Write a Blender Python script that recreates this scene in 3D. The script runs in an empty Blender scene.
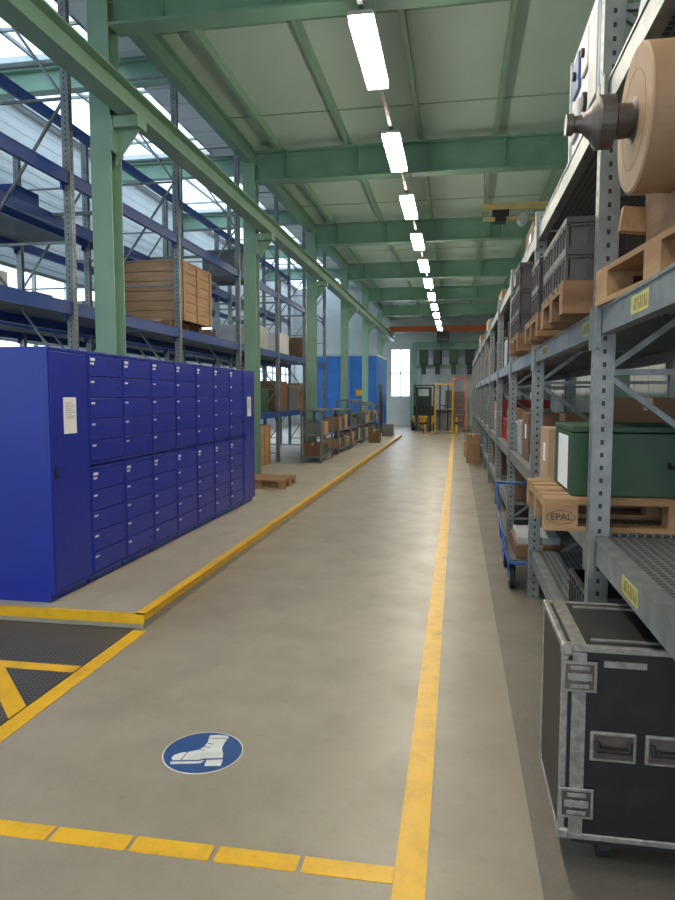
import bpy, math, random
from mathutils import Vector, Matrix
random.seed(7)
C = bpy.context.scene.collection
bpy.context.scene.view_settings.view_transform = 'Standard'
ORD = ['first','second','third','fourth','fifth','sixth','seventh','eighth','ninth','tenth','eleventh','twelfth','thirteenth','fourteenth']

# ---------------------------------------------------------------- materials
def nodes(name):
    m = bpy.data.materials.new(name); m.use_nodes = True
    nt = m.node_tree; b = nt.nodes['Principled BSDF']
    return m, nt, b
def nd(nt, t, **k):
    n = nt.nodes.new(t)
    for a, v in k.items(): setattr(n, a, v)
    return n
def math_(nt, op, a, b=None):
    n = nt.nodes.new('ShaderNodeMath'); n.operation = op
    for i, v in enumerate((a, b)):
        if v is None: continue
        if isinstance(v, (int, float)): n.inputs[i].default_value = v
        else: nt.links.new(v, n.inputs[i])
    return n.outputs[0]
def mixc(nt, fac, a, b):
    n = nt.nodes.new('ShaderNodeMix'); n.data_type = 'RGBA'
    if isinstance(fac, (int, float)): n.inputs[0].default_value = fac
    else: nt.links.new(fac, n.inputs[0])
    for i, v in ((6, a), (7, b)):
        if isinstance(v, tuple): n.inputs[i].default_value = (*v, 1)
        else: nt.links.new(v, n.inputs[i])
    return n.outputs[2]
def noise(nt, scale, detail=4, stretch=(1, 1, 1), coord='Object', rough=.55, dist=0):
    tc = nd(nt, 'ShaderNodeTexCoord'); mp = nd(nt, 'ShaderNodeMapping')
    mp.inputs['Scale'].default_value = stretch
    nt.links.new(tc.outputs[coord], mp.inputs[0])
    n = nd(nt, 'ShaderNodeTexNoise'); n.inputs['Scale'].default_value = scale; n.inputs['Detail'].default_value = detail
    n.inputs['Roughness'].default_value = rough; n.inputs['Distortion'].default_value = dist
    nt.links.new(mp.outputs[0], n.inputs[0])
    return n.outputs[0]
def ramp(nt, fac, a, b):
    n = nd(nt, 'ShaderNodeMapRange'); nt.links.new(fac, n.inputs[0])
    n.inputs[1].default_value = a; n.inputs[2].default_value = b
    return n.outputs[0]
def pm(name, c, c2=None, scale=4, rough=.5, metal=0, bump=0, stretch=(1, 1, 1), lo=.35, hi=.65):
    m, nt, b = nodes(name)
    if c2 is None: c2 = tuple(x * .8 for x in c)
    f = noise(nt, scale, 5, stretch)
    nt.links.new(mixc(nt, ramp(nt, f, lo, hi), c, c2), b.inputs['Base Color'])
    b.inputs['Roughness'].default_value = rough; b.inputs['Metallic'].default_value = metal
    if bump:
        bp = nd(nt, 'ShaderNodeBump'); bp.inputs['Strength'].default_value = bump; bp.inputs['Distance'].default_value = .01
        nt.links.new(f, bp.inputs['Height']); nt.links.new(bp.outputs[0], b.inputs['Normal'])
    return m
def paint_line_mat():
    m, nt, b = nodes('worn_yellow_line')
    n1 = noise(nt, 7, 8, rough=.75); n2 = noise(nt, 2.5, 5, (2, .4, 1), rough=.7)
    col = mixc(nt, ramp(nt, n1, .45, .7), (.82, .46, .012), (.64, .34, .014))
    col = mixc(nt, math_(nt, 'MULTIPLY', ramp(nt, n1, .60, .70), .5), col, (.32, .22, .09))
    col = mixc(nt, math_(nt, 'MULTIPLY', ramp(nt, n2, .58, .74), .35), col, (.25, .17, .08))
    nt.links.new(col, b.inputs['Base Color']); b.inputs['Roughness'].default_value = .4
    return m
def holes_mat():
    m, nt, b = nodes('galvanised_perforated')
    tc = nd(nt, 'ShaderNodeTexCoord'); s = nd(nt, 'ShaderNodeSeparateXYZ'); nt.links.new(tc.outputs['Object'], s.inputs[0])
    fz = math_(nt, 'FRACT', math_(nt, 'MULTIPLY', s.outputs[2], 18.))
    mz = math_(nt, 'LESS_THAN', fz, .36)
    mx = math_(nt, 'LESS_THAN', math_(nt, 'ABSOLUTE', s.outputs[0]), .007)
    my = math_(nt, 'LESS_THAN', math_(nt, 'ABSOLUTE', s.outputs[1]), .007)
    mk = math_(nt, 'MULTIPLY', mz, math_(nt, 'MAXIMUM', mx, my))
    f = noise(nt, 9, 4)
    base = mixc(nt, ramp(nt, f, .3, .7), (.18, .195, .20), (.28, .30, .305))
    nt.links.new(mixc(nt, mk, base, (.03, .03, .035)), b.inputs['Base Color'])
    b.inputs['Roughness'].default_value = .45; b.inputs['Metallic'].default_value = .4
    return m
def grate_mat(name, ca, cb, fq):
    m, nt, b = nodes(name)
    tc = nd(nt, 'ShaderNodeTexCoord'); s = nd(nt, 'ShaderNodeSeparateXYZ'); nt.links.new(tc.outputs['Object'], s.inputs[0])
    a1 = math_(nt, 'LESS_THAN', math_(nt, 'FRACT', math_(nt, 'MULTIPLY', s.outputs[0], fq)), .3)
    a2 = math_(nt, 'LESS_THAN', math_(nt, 'FRACT', math_(nt, 'MULTIPLY', s.outputs[1], fq)), .3)
    mk = math_(nt, 'MAXIMUM', a1, a2)
    nt.links.new(mixc(nt, mk, ca, cb), b.inputs['Base Color'])
    b.inputs['Roughness'].default_value = .5; b.inputs['Metallic'].default_value = .4
    return m
def floor_mat(name, a, b_, c, dark=(.13, .105, .08), r0=.22):
    m, nt, b = nodes(name)
    n1 = noise(nt, .5, 5, rough=.6); n2 = noise(nt, 2.6, 6, rough=.62); n3 = noise(nt, .9, 5, (1.3, .4, 1), rough=.6); n4 = noise(nt, 60, 2); n6 = noise(nt, 22, 3, rough=.5)
    col = mixc(nt, ramp(nt, n1, .35, .65), a, b_)
    col = mixc(nt, math_(nt, 'MULTIPLY', ramp(nt, n2, .40, .75), .6), col, c)
    col = mixc(nt, math_(nt, 'MULTIPLY', ramp(nt, n3, .48, .85), .40), col, dark)
    col = mixc(nt, math_(nt, 'MULTIPLY', ramp(nt, n6, .60, .80), .22), col, dark)
    col = mixc(nt, math_(nt, 'MULTIPLY', ramp(nt, n4, .4, .7), .08), col, (.46, .42, .35))
    nt.links.new(col, b.inputs['Base Color'])
    nt.links.new(math_(nt, 'ADD', math_(nt, 'MULTIPLY', n2, .32), r0), b.inputs['Roughness'])
    return m
def plate_mat():
    m, nt, b = nodes('checker_plate')
    tc = nd(nt, 'ShaderNodeTexCoord'); s = nd(nt, 'ShaderNodeSeparateXYZ'); nt.links.new(tc.outputs['Object'], s.inputs[0])
    u = math_(nt, 'ADD', s.outputs[0], s.outputs[1]); v = math_(nt, 'SUBTRACT', s.outputs[0], s.outputs[1])
    su = math_(nt, 'SINE', math_(nt, 'MULTIPLY', u, 110.)); sv = math_(nt, 'SINE', math_(nt, 'MULTIPLY', v, 110.))
    h = ramp(nt, math_(nt, 'MULTIPLY', su, sv), .15, .6)
    f = noise(nt, 4, 5)
    base = mixc(nt, f, (.052, .047, .045), (.09, .083, .078))
    nt.links.new(mixc(nt, h, base, (.16, .15, .145)), b.inputs['Base Color'])
    bp = nd(nt, 'ShaderNodeBump'); bp.inputs['Strength'].default_value = .5; bp.inputs['Distance'].default_value = .004
    nt.links.new(h, bp.inputs['Height']); nt.links.new(bp.outputs[0], b.inputs['Normal'])
    b.inputs['Roughness'].default_value = .5; b.inputs['Metallic'].default_value = .3
    return m
def pane_mat(name='window_pane', tint=(.93, .97, 1)):
    m = bpy.data.materials.new(name); m.use_nodes = True; nt = m.node_tree; nt.nodes.clear()
    o = nd(nt, 'ShaderNodeOutputMaterial'); t = nd(nt, 'ShaderNodeBsdfTransparent'); g = nd(nt, 'ShaderNodeBsdfGlossy')
    t.inputs[0].default_value = (*tint, 1); g.inputs['Roughness'].default_value = .1
    x = nd(nt, 'ShaderNodeMixShader'); x.inputs[0].default_value = .06
    nt.links.new(t.outputs[0], x.inputs[1]); nt.links.new(g.outputs[0], x.inputs[2]); nt.links.new(x.outputs[0], o.inputs[0])
    return m
def emis_mat(name, c, s):
    m, nt, b = nodes(name)
    b.inputs['Base Color'].default_value = (*c, 1); b.inputs['Emission Color'].default_value = (*c, 1); b.inputs['Emission Strength'].default_value = s
    return m

M = dict(
 floor=floor_mat('concrete_floor', (.355, .305, .235), (.30, .255, .195), (.24, .20, .15)),
 plat=floor_mat('platform_concrete', (.44, .40, .33), (.38, .34, .275), (.31, .27, .215), r0=.3),
 side=floor_mat('shaded_concrete', (.20, .17, .135), (.16, .135, .108), (.11, .09, .072), (.06, .05, .04), r0=.3),  # concrete tone darkened to stand for the rack's shade
 line=paint_line_mat(),
 yellow=pm('yellow_paint', (.82, .45, .01), (.66, .34, .01), 9, .4, 0, .05, lo=.5, hi=.8),
 tagc=pm('faded_yellow_label', (.50, .48, .12), (.38, .38, .12), 12, .55),
 green=pm('green_steel_paint', (.195, .36, .265), (.165, .315, .23), 3, .4),
 greenl=pm('light_green_steel_paint', (.255, .41, .30), (.22, .36, .26), 3, .4),
 ceil=pm('green_ceiling_sheet', (.53, .68, .60), (.49, .635, .56), .7, .6),
 blue=pm('blue_locker_paint', (.009, .027, .345), (.008, .023, .30), 3, .38),
 rackblue=pm('blue_beam_paint', (.018, .07, .30), (.014, .052, .24), 5, .4),
 cyanblue=pm('bright_blue_panel', (.02, .16, .50), (.015, .12, .42), 2, .5),
 trolley=pm('trolley_blue_paint', (.02, .09, .34), (.015, .07, .28), 8, .4),
 galv=pm('galvanised_steel', (.25, .27, .28), (.17, .185, .19), 12, .42, .4),
 alu=pm('aluminium', (.38, .37, .355), (.23, .22, .21), 30, .45, .55),
 steel=pm('machined_steel', (.15, .13, .12), (.085, .072, .066), 10, .4, .6),
 holes=holes_mat(),
 grate=grate_mat('steel_grating', (.05, .055, .06), (.22, .235, .24), 28.),
 deck=pm('dark_shelf_board', (.16, .175, .20), (.12, .13, .155), 6, .6),
 wood=pm('pallet_wood', (.42, .255, .125), (.26, .145, .07), 14, .75, 0, .3, (1, .12, 1)),
 woodd=pm('dark_pallet_wood', (.25, .135, .065), (.15, .078, .04), 14, .8, 0, .3, (1, .15, 1)),
 plank=pm('crate_planks', (.50, .31, .17), (.38, .225, .12), 10, .7, 0, .2, (.3, .3, 3)),
 card=pm('cardboard', (.36, .22, .12), (.30, .18, .095), 5, .8),
 card2=pm('pale_cardboard', (.46, .31, .19), (.40, .265, .155), 5, .8),
 card3=pm('dark_cardboard', (.18, .10, .055), (.15, .08, .045), 5, .8),
 paper=pm('kraft_paper', (.35, .225, .135), (.30, .19, .11), 3, .65, stretch=(6, 1, 1)),
 ring=pm('paper_edge', (.26, .165, .10), None, 3, .7),
 tape=pm('packing_tape', (.48, .36, .22), None, 5, .3),
 white=pm('white_paint', (.72, .72, .71), (.64, .64, .64), 3, .5),
 label=pm('white_sticker', (.84, .84, .86), (.80, .80, .82), 3, .5),
 ink=pm('black_ink', (.02, .02, .022), None, 4, .5),
 black=pm('scuffed_black_laminate', (.007, .007, .009), (.028, .027, .026), 9, .5, lo=.52, hi=.9),
 rubber=pm('black_rubber', (.015, .015, .015), None, 20, .7),
 grey=pm('grey_plastic', (.075, .067, .070), (.055, .05, .053), 6, .5),
 greyl=pm('light_grey_metal', (.42, .44, .45), (.35, .37, .38), 4, .45),
 midgrey=pm('mid_grey_metal', (.16, .165, .17), (.12, .125, .13), 4, .5),
 dgreen=pm('dark_green_case', (.018, .066, .030), (.014, .052, .024), 4, .5),
 red=pm('red_plastic', (.42, .025, .02), None, 4, .45),
 orange=pm('orange_paint', (.50, .12, .02), (.42, .10, .015), 4, .5),
 yorange=pm('yellow_orange_board', (.75, .33, .015), (.65, .28, .012), 3, .5),
 myellow=pm('machine_yellow', (.66, .40, .012), (.55, .32, .01), 4, .4),
 cream=pm('cream_paint', (.62, .54, .24), None, 4, .5),
 wall=pm('white_wall_panel', (.70, .73, .74), (.65, .68, .69), 1.2, .6),
 wallg=pm('pale_grey_end_wall', (.55, .57, .56), (.48, .50, .49), 1.2, .6),
 signblue=pm('sign_blue', (.02, .075, .24), (.018, .065, .21), 8, .4),
 signwhite=pm('sign_white', (.72, .72, .69), (.56, .56, .54), 9, .5),
 plate=plate_mat(), pane=pane_mat(), frost=pane_mat('rooflight_pane', (.58, .64, .68)), wpane=pane_mat('tinted_pane', (.74, .79, .82)),
 lamp=emis_mat('lamp_diffuser', (1, .92, .76), 60),
 leaf=pm('hedge_green', (.06, .18, .04), (.03, .10, .02), 9, .8),
 asphalt=pm('outside_ground', (.30, .30, .29), None, 2, .8),
)

# ---------------------------------------------------------------- mesh builder
class MB:
    def __init__(s): s.v = []; s.f = []
    def box(s, x0, x1, y0, y1, z0, z1):
        n = len(s.v); s.v += [(x, y, z) for z in (z0, z1) for y in (y0, y1) for x in (x0, x1)]
        s.f += [tuple(n + i for i in q) for q in ((0,2,3,1),(4,5,7,6),(0,1,5,4),(2,6,7,3),(0,4,6,2),(1,3,7,5))]
        return s
    def bar(s, p0, p1, w, h=None):
        h = h or w; p0 = Vector(p0); p1 = Vector(p1); d = (p1 - p0).normalized()
        up = Vector((0, 0, 1)) if abs(d.z) < .95 else Vector((1, 0, 0))
        a = d.cross(up).normalized(); b = a.cross(d)
        n = len(s.v)
        for p in (p0, p1):
            for i, j in ((-1,-1),(1,-1),(1,1),(-1,1)): s.v.append(tuple(p + a * i * w / 2 + b * j * h / 2))
        s.f += [tuple(n + i for i in q) for q in ((3,2,1,0),(4,5,6,7),(0,1,5,4),(1,2,6,5),(2,3,7,6),(3,0,4,7))]
        return s
    def lathe(s, p0, d, prof, n=20):
        p0 = Vector(p0); d = Vector(d).normalized()
        up = Vector((0, 0, 1)) if abs(d.z) < .9 else Vector((1, 0, 0))
        a = d.cross(up).normalized(); b = d.cross(a)
        st = len(s.v)
        for t, r in prof:
            for k in range(n):
                q = 2 * math.pi * k / n
                s.v.append(tuple(p0 + d * t + a * math.cos(q) * r + b * math.sin(q) * r))
        for i in range(len(prof) - 1):
            for k in range(n):
                k2 = (k + 1) % n
                s.f.append((st+i*n+k, st+i*n+k2, st+(i+1)*n+k2, st+(i+1)*n+k))
        s.f.append(tuple(st + k for k in reversed(range(n))))
        s.f.append(tuple(st + (len(prof)-1)*n + k for k in range(n)))
        return s
    def cyl(s, p0, p1, r, n=16, r1=None):
        d = Vector(p1) - Vector(p0)
        return s.lathe(p0, d, [(0, r), (d.length, r if r1 is None else r1)], n)
    def tube(s, pts, r, n=8):
        for a, b in zip(pts[:-1], pts[1:]): s.cyl(a, b, r, n)
        for p in pts[1:-1]: s.ball(p, r * 1.02, 6)
        return s
    def ball(s, c, r, n=8):
        pr = [(-r * math.cos(math.pi * i / n), max(r * math.sin(math.pi * i / n), 1e-4)) for i in range(n + 1)]
        return s.lathe(c, (0, 0, 1), pr, n * 2)
    def prism(s, poly, z0, z1, M4=None):
        n = len(s.v); k = len(poly)
        for z in (z0, z1):
            for x, y in poly:
                p = Vector((x, y, z)); p = M4 @ p if M4 else p
                s.v.append(tuple(p))
        s.f.append(tuple(n + i for i in reversed(range(k)))); s.f.append(tuple(n + k + i for i in range(k)))
        for i in range(k):
            j = (i + 1) % k; s.f.append((n+i, n+j, n+k+j, n+k+i))
        return s
    def ibeam(s, axis, a0, a1, c, z0, z1, w, tf=.02, tw=.012):
        def B(c0, c1, za, zb):
            if axis == 'x': s.box(a0, a1, c0, c1, za, zb)
            else: s.box(c0, c1, a0, a1, za, zb)
        B(c-w/2, c+w/2, z0, z0+tf); B(c-w/2, c+w/2, z1-tf, z1); B(c-tw/2, c+tw/2, z0+tf, z1-tf)
        return s
def obj(name, mb, mat, parent=None, loc=(0, 0, 0), bevel=0, smooth=False):
    me = bpy.data.meshes.new(name); me.from_pydata(mb.v, [], mb.f); me.update()
    me.materials.append(M[mat] if isinstance(mat, str) else mat)
    if smooth:
        for p in me.polygons: p.use_smooth = len(p.vertices) == 4
    o = bpy.data.objects.new(name, me); C.objects.link(o); o.location = loc
    if parent: o.parent = parent
    if bevel:
        b = o.modifiers.new('bevel', 'BEVEL'); b.width = bevel; b.segments = 2; b.limit_method = 'ANGLE'
    return o
def tag(o, label, cat, group=None, kind=None):
    o['label'] = label; o['category'] = cat
    if group: o['group'] = group
    if kind: o['kind'] = kind
    return o
def thing(name, label, cat, loc=(0, 0, 0), rz=0, group=None):
    o = bpy.data.objects.new(name, None); C.objects.link(o); o.location = loc; o.rotation_euler = (0, 0, rz)
    o.empty_display_size = .2
    return tag(o, label, cat, group)
def struct(name, mb, mat, parent=None, **k):
    o = obj(name, mb, mat, parent, **k)
    if not parent: o['kind'] = 'structure'
    return o
def copy_tree(o, parent=None):
    c = o.copy(); C.objects.link(c)
    if parent: c.parent = parent
    for ch in list(o.children): copy_tree(ch, c)
    return c
def dup(o, loc, rz=0, label=None, group=None):
    c = copy_tree(o); c.location = loc; c.rotation_euler = (0, 0, rz)
    if label: c['label'] = label
    if group: c['group'] = group
    return c
def text_obj(name, body, size, mat, parent, M4, depth=.0008):
    cu = bpy.data.curves.new(name, 'FONT'); cu.body = body; cu.size = size; cu.extrude = depth
    cu.align_x = 'CENTER'; cu.align_y = 'CENTER'
    t = bpy.data.objects.new(name + '_tmp', cu); C.objects.link(t)
    dg = bpy.context.evaluated_depsgraph_get()
    me = bpy.data.meshes.new_from_object(t.evaluated_get(dg)); bpy.data.objects.remove(t)
    me.transform(M4); me.materials.clear(); me.materials.append(M[mat])
    o = bpy.data.objects.new(name, me); C.objects.link(o); o.parent = parent
    return o
def frame(ex, ey, o):
    ex = Vector(ex); ey = Vector(ey); ez = ex.cross(ey)
    m = Matrix.Identity(4)
    for i, c in enumerate((ex, ey, ez, Vector(o))):
        for r in range(3): m[r][i] = c[r]
    return m

# ---------------------------------------------------------------- camera
cam = bpy.data.cameras.new('camera'); cam.sensor_fit = 'VERTICAL'; cam.sensor_height = 24; cam.lens = 676 / 900 * 24
co = bpy.data.objects.new('camera', cam); C.objects.link(co)
co.location = (0, 0, 1.6); co.rotation_euler = (math.radians(90 - 4.57), 0, math.radians(9.99))
bpy.context.scene.camera = co

# ---------------------------------------------------------------- world
w = bpy.data.worlds.new('sky'); bpy.context.scene.world = w; w.use_nodes = True
bg = w.node_tree.nodes['Background']; bg.inputs[0].default_value = (.84, .92, 1, 1); bg.inputs[1].default_value = 6.0

# ---------------------------------------------------------------- setting
YB, YE = -7.0, 37.0
XL, XR = -9.0, 3.4
XS = -3.78
struct('floor', MB().box(XL, XR, YB, YE, -.2, 0), 'floor')
f2 = thing('rack_shade_strip', 'concrete strip with painted shade under the grey rack right of the aisle', 'floor strip')
obj('slab', MB().box(.30, XR - .01, YB + .01, 33, 0, .0015), 'side', f2)  # darker colour paints the shadow along the rack onto the floor
obj('joint', MB().box(.295, .300, YB + .01, 33, 0, .002), 'midgrey', f2)
pl = thing('raised_platform', 'raised concrete platform with yellow kerb carrying the blue lockers', 'platform')
obj('slab', MB().prism([(-8.98, YB + .02), (-3.52, YB + .02), (-3.52, 4.24), (-2.1, 4.24), (-2.1, 26.5), (-8.98, 26.5)], .0, .1), 'plat', pl, bevel=.006)
kb = MB(); kb.box(-2.17, -2.095, 4.235, 26.5, .1005, .1025); kb.box(-2.0995, -2.0965, 4.24, 26.5, .055, .1025)
kb.box(-3.5, -2.095, 4.2325, 4.2365, .035, .1025); kb.box(-3.5, -2.095, 4.235, 4.27, .1005, .1025)
obj('kerb_paint', kb, 'line', pl)
ZW0, ZW1 = 1.2, 4.3
wl = MB(); wl.box(XL - .2, XL, YB, YE, 0, ZW0)
cz = []
z = ZW1
while z < 7.5: cz += [(XL, z), (XL, z + .10), (XL + .010, z + .12), (XL + .010, z + .22)]; z += .24
poly = [(XL - .2, ZW1)] + [(x, min(z, 7.5)) for x, z in cz] + [(XL - .2, 7.5)]
wl.prism(poly, 0, YE - YB, frame((1, 0, 0), (0, 0, 1), (0, YE, 0)))
wy = [YB + i * (YE - YB) / 8 for i in range(9)]
for y in wy: wl.box(XL - .2, XL, y - .12, y + .12, ZW0, ZW1)
struct('wall_left', wl, 'wall')
for i in range(8):
    y0, y1 = wy[i] + .12, wy[i+1] - .12
    fr = MB()
    for z in (ZW0 + .03, (ZW0 + ZW1) / 2, ZW1 - .03): fr.box(XL - .12, XL - .06, y0, y1, z - .03, z + .03)
    for k in range(5): y = y0 + k * (y1 - y0) / 4; fr.box(XL - .13, XL - .05, y - .03, y + .03, ZW0, ZW1)
    wn = struct('window_%d' % (i + 1), fr, 'greyl')
    obj('pane', MB().box(XL - .095, XL - .085, y0, y1, ZW0, ZW1), 'wpane', wn)
wr = MB(); wr.box(XR, XR + .2, YB, YE, 0, 5.9)
for i in range(44): wr.box(XR - .02, XR, YB + i, YB + i + .03, 0, 5.9)
struct('wall_right', wr, 'wall')
wfm = MB(); wfm.box(XL, -2.2, YB - .2, YB, 0, 7.5); wfm.box(2.4, XR, YB - .2, YB, 0, 7.5); wfm.box(-2.2, 2.4, YB - .2, YB, 3.6, 7.5)  # unseen door opening, added behind the camera to light near faces
struct('wall_front', wfm, 'wall')
struct('trim_1', MB().box(-2.3, -2.2, YB - .05, YB + .02, 0, 3.7).box(2.4, 2.5, YB - .05, YB + .02, 0, 3.7).box(-2.2, 2.4, YB - .05, YB + .02, 3.6, 3.7), 'green')  # frame of the added opening
we = MB(); we.box(XL, -3.6, YE, YE + .2, 0, 7.5); we.box(-3.6, -2.5, YE, YE + .2, 0, 1.6); we.box(-3.6, -2.5, YE, YE + .2, 4.1, 7.5)
we.box(-2.5, XR, YE, YE + .2, 0, 7.5)
for k in range(1, 6): we.box(-2.4, XR, YE - .02, YE, k * .95, k * .95 + .04)
struct('wall_back', we, 'wallg')
wf = MB(); wf.box(-3.6, -2.5, YE + .05, YE + .1, 2.8, 2.87)
for x in (-3.6, -3.07, -2.56): wf.box(x, x + .06, YE + .05, YE + .1, 1.6, 4.1)
wn = struct('window_9', wf, 'greyl'); obj('pane', MB().box(-3.6, -2.5, YE + .07, YE + .08, 1.6, 4.1), 'pane', wn)
dr = MB()
for k in range(7): dr.box(-1.9, .9, YE - .09, YE - .05, .02 + k * .52, .02 + k * .52 + .5)
dr.box(-1.9, .9, YE - .06, YE - .021, .0, 3.66)
d1 = struct('door_1', dr, 'white')
obj('door_frame', MB().box(-2.0, -1.9, YE - .12, YE - .021, 0, 3.75).box(.9, 1.0, YE - .12, YE - .021, 0, 3.75).box(-2.0, 1.0, YE - .12, YE - .021, 3.68, 3.78), 'wallg', d1)
# ceilings
ce = struct('ceiling', MB().box(XS, XR, YB, YE, 5.9, 6.0), 'ceil')
rb = MB()
for i in range(0, 18): rb.box(XS + .1, XR, YB + i * 2.485, YB + i * 2.485 + .03, 5.89, 5.9)
obj('sheet_joint', rb, 'greenl', ce)
for x in (-3.05, -1.85, -.65, .55, 1.75, 2.95):
    pu = MB(); pu.box(x - .03, x + .03, YB, YE, 5.76, 5.775); pu.box(x - .03, x + .03, YB, YE, 5.885, 5.899); pu.box(x + .018, x + .03, YB, YE, 5.775, 5.885)
    obj('purlin', pu, 'greenl', ce)
struct('wall_clerestory', MB().box(XS - .1, XS, YB, YE, 5.9, 7.5), 'wall')
beamY = [6.6 + 4.97 * k for k in range(-2, 6)]
SK0, SK1 = -8.8, -6.0
cl = MB(); cl.box(XL, SK0, YB, YE, 7.5, 7.6); cl.box(SK1, XS - .1, YB, YE, 7.5, 7.6)
for i in range(60): cl.box(SK1, XS - .1, YB + i * .73, YB + i * .73 + .3, 7.48, 7.5)
for y in beamY: cl.box(SK0, SK1, y - .25, y + .25, 7.5, 7.6)
struct('ceiling_side', cl, 'wall')
bars = MB()
for k in range(3): x = SK0 + k * (SK1 - SK0) / 2; bars.box(x - .025, x + .025, YB, YE, 7.5, 7.56)
for k in range(18): bars.box(SK0, SK1, YB + k * 2.48, YB + k * 2.48 + .05, 7.5, 7.55)
sk = struct('window_10', bars, 'greyl'); obj('pane', MB().box(SK0, SK1, YB, YE, 7.57, 7.575), 'frost', sk)

og = struct('ground_outside', MB().box(-40, XL - .2, -30, 70, -.25, -.2).box(XL - .2, 40, -30, YB - .2, -.25, -.2), 'asphalt')
for i, y in enumerate((8, 15, 22, 29)):
    hb = MB()
    for k in range(60):
        a = random.random() * 6.28; r = random.random() ** .5
        hb.ball((r * math.cos(a) * .9, r * math.sin(a) * 1.8, .5 + random.random() * 1.9), .35 + random.random() * .3, 4)
    o = obj('hedge_shrub', hb, 'leaf', None, (-13.5, y, -.2)); tag(o, ORD[i] + ' green shrub outside the left windows, counted from the camera', 'shrub', 'shrubs outside the left windows')

def portal(loc, rot, sx, sy):
    l = bpy.data.lights.new('portal', 'AREA'); l.shape = 'RECTANGLE'; l.size = sx; l.size_y = sy; l.cycles.is_portal = True
    o = bpy.data.objects.new('portal', l); C.objects.link(o); o.location = loc; o.rotation_euler = rot
portal((XL + .01, (YB + YE) / 2, (ZW0 + ZW1) / 2), (0, math.radians(-90), 0), ZW1 - ZW0, YE - YB)
portal(((SK0 + SK1) / 2, (YB + YE) / 2, 7.48), (0, 0, 0), SK1 - SK0, YE - YB)
portal((.1, YB + .03, 1.8), (math.radians(90), 0, 0), 4.6, 3.6)  # daylight through the added opening behind the camera

# ---------------------------------------------------------------- steel frame
colY = [6.6 + 4.97 * k for k in range(0, 6)]
def make_column(h, z0, br):
    t = thing('steel_column', '', 'column')
    m = MB(); m.box(-.11, .11, -.11, -.097, .02, h); m.box(-.11, .11, .097, .11, .02, h); m.box(-.008, .008, -.097, .097, .02, h)
    obj('shaft', m, 'greenl', t); obj('base_plate', MB().box(-.17, .17, -.17, .17, 0, .02), 'green', t)
    if br:
        b = MB(); b.box(.11, .40, -.1, .1, 4.18, 4.29); b.box(.11, .13, -.12, .12, 3.95, 4.29)
        b.prism([(.11, 3.85), (.38, 4.18), (.11, 4.18)], -.01, .01, frame((1,0,0), (0,0,1), (0,0,0)))
        obj('bracket', b, 'greenl', t)
    return t
c0 = make_column(5.48, .1, True)
pos = ['behind the near end of the blue lockers', 'just past the far end of the blue lockers', 'beside the far part of the left rack', 'beyond the left rack', 'near the blue enclosure', 'at the far end of the hall']
for i, y in enumerate(colY):
    lb = 'green steel column with bracket, ' + ORD[i] + ' from camera, ' + pos[i]
    if i == 0: c0.location = (-3.56, y, .1); c0['label'] = lb; c0['group'] = 'green columns left of the aisle'
    else: dup(c0, (-3.56, y, .1 if y < 26.5 else 0), 0, lb)
cr = make_column(5.24, 0, False); cr.location = (2.6, colY[0], .0015)
cr['label'] = 'green steel column behind the grey rack, first from the camera'; cr['group'] = 'green columns behind the right rack'
for i, y in enumerate(colY[1:]): dup(cr, (2.6, y, .0015 if y < 32.8 else 0), 0, 'green steel column behind the grey rack, ' + ORD[i+1] + ' from the camera')
for i, y in enumerate(beamY):
    m = MB().ibeam('x', -3.44, XR, y, 5.25, 5.758, .24, .025, .015)
    for k in range(6): x = -2.9 + k * 1.2; m.box(x, x + .012, y - .1, y + .1, 5.275, 5.73)
    o = obj('ceiling_beam', m, 'green')
    if i < 2: tag(o, 'green ceiling beam behind the camera position, %s of the hall' % ORD[i], 'beam', 'green cross beams under the ceiling')
    else: tag(o, 'green steel cross beam under the ceiling, %s in view from the camera' % ORD[i-2], 'beam', 'green cross beams under the ceiling')
    o = obj('roof_rafter', MB().ibeam('x', XL + .06, XS - .1, y, 7.05, 7.45, .22, .025, .015), 'greenl')
    tag(o, 'green rafter under the rooflights left of the columns, %s along' % ORD[i], 'rafter', 'rafters of the left hall')
rl = thing('runway_beam', 'long green runway beam carried on the left column brackets', 'beam')
obj('beam', MB().ibeam('y', -2.0, 35, -3.27, 4.395, 4.64, .2, .02, .015), 'greenl', rl)
obj('rail', MB().box(-3.29, -3.25, -2, 35, 4.64, 4.68), 'greenl', rl)
eg = obj('eaves_girder', MB().ibeam('y', YB, YE, -3.6, 5.6, 5.88, .14), 'green'); tag(eg, 'green eaves girder along the tops of the left columns', 'girder')

# ---------------------------------------------------------------- ceiling lights
tr = MB().box(-.82, -.78, -3, 32.0, 4.70, 4.73)
o = obj('light_trunking', tr, 'midgrey'); tag(o, 'long thin dark rail carrying the row of ceiling lights', 'rail')
def make_light():
    t = thing('ceiling_light', '', 'ceiling light')
    W_ = .105
    obj('housing', MB().box(-W_, W_, -.62, .62, .035, .07), 'greyl', t)
    obj('diffuser', MB().box(-.098, .098, -.61, .61, -.01, .034), 'lamp', t)
    obj('hanger', MB().cyl((0, -.4, .07), (0, -.4, .1), .01, 8), 'greyl', t); obj('hanger', MB().cyl((0, .4, .07), (0, .4, .1), .01, 8), 'greyl', t)
    return t
l0 = make_light()
ly = [6.22 + 2.48 * k for k in range(-3, 11)]  # lights out of view at the near end are added to brighten near objects
for i, y in enumerate(ly):
    lb = ('lit ceiling light on the thin rail, %s in view from the camera' % ORD[i-3]) if i >= 3 else ('added unseen ceiling light above and behind the camera, %s' % ORD[i])
    if i == 0: l0.location = (-.80, y, 4.6); l0['label'] = lb; l0['group'] = 'row of ceiling lights'
    else: dup(l0, (-.80, y, 4.6), 0, lb)
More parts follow.
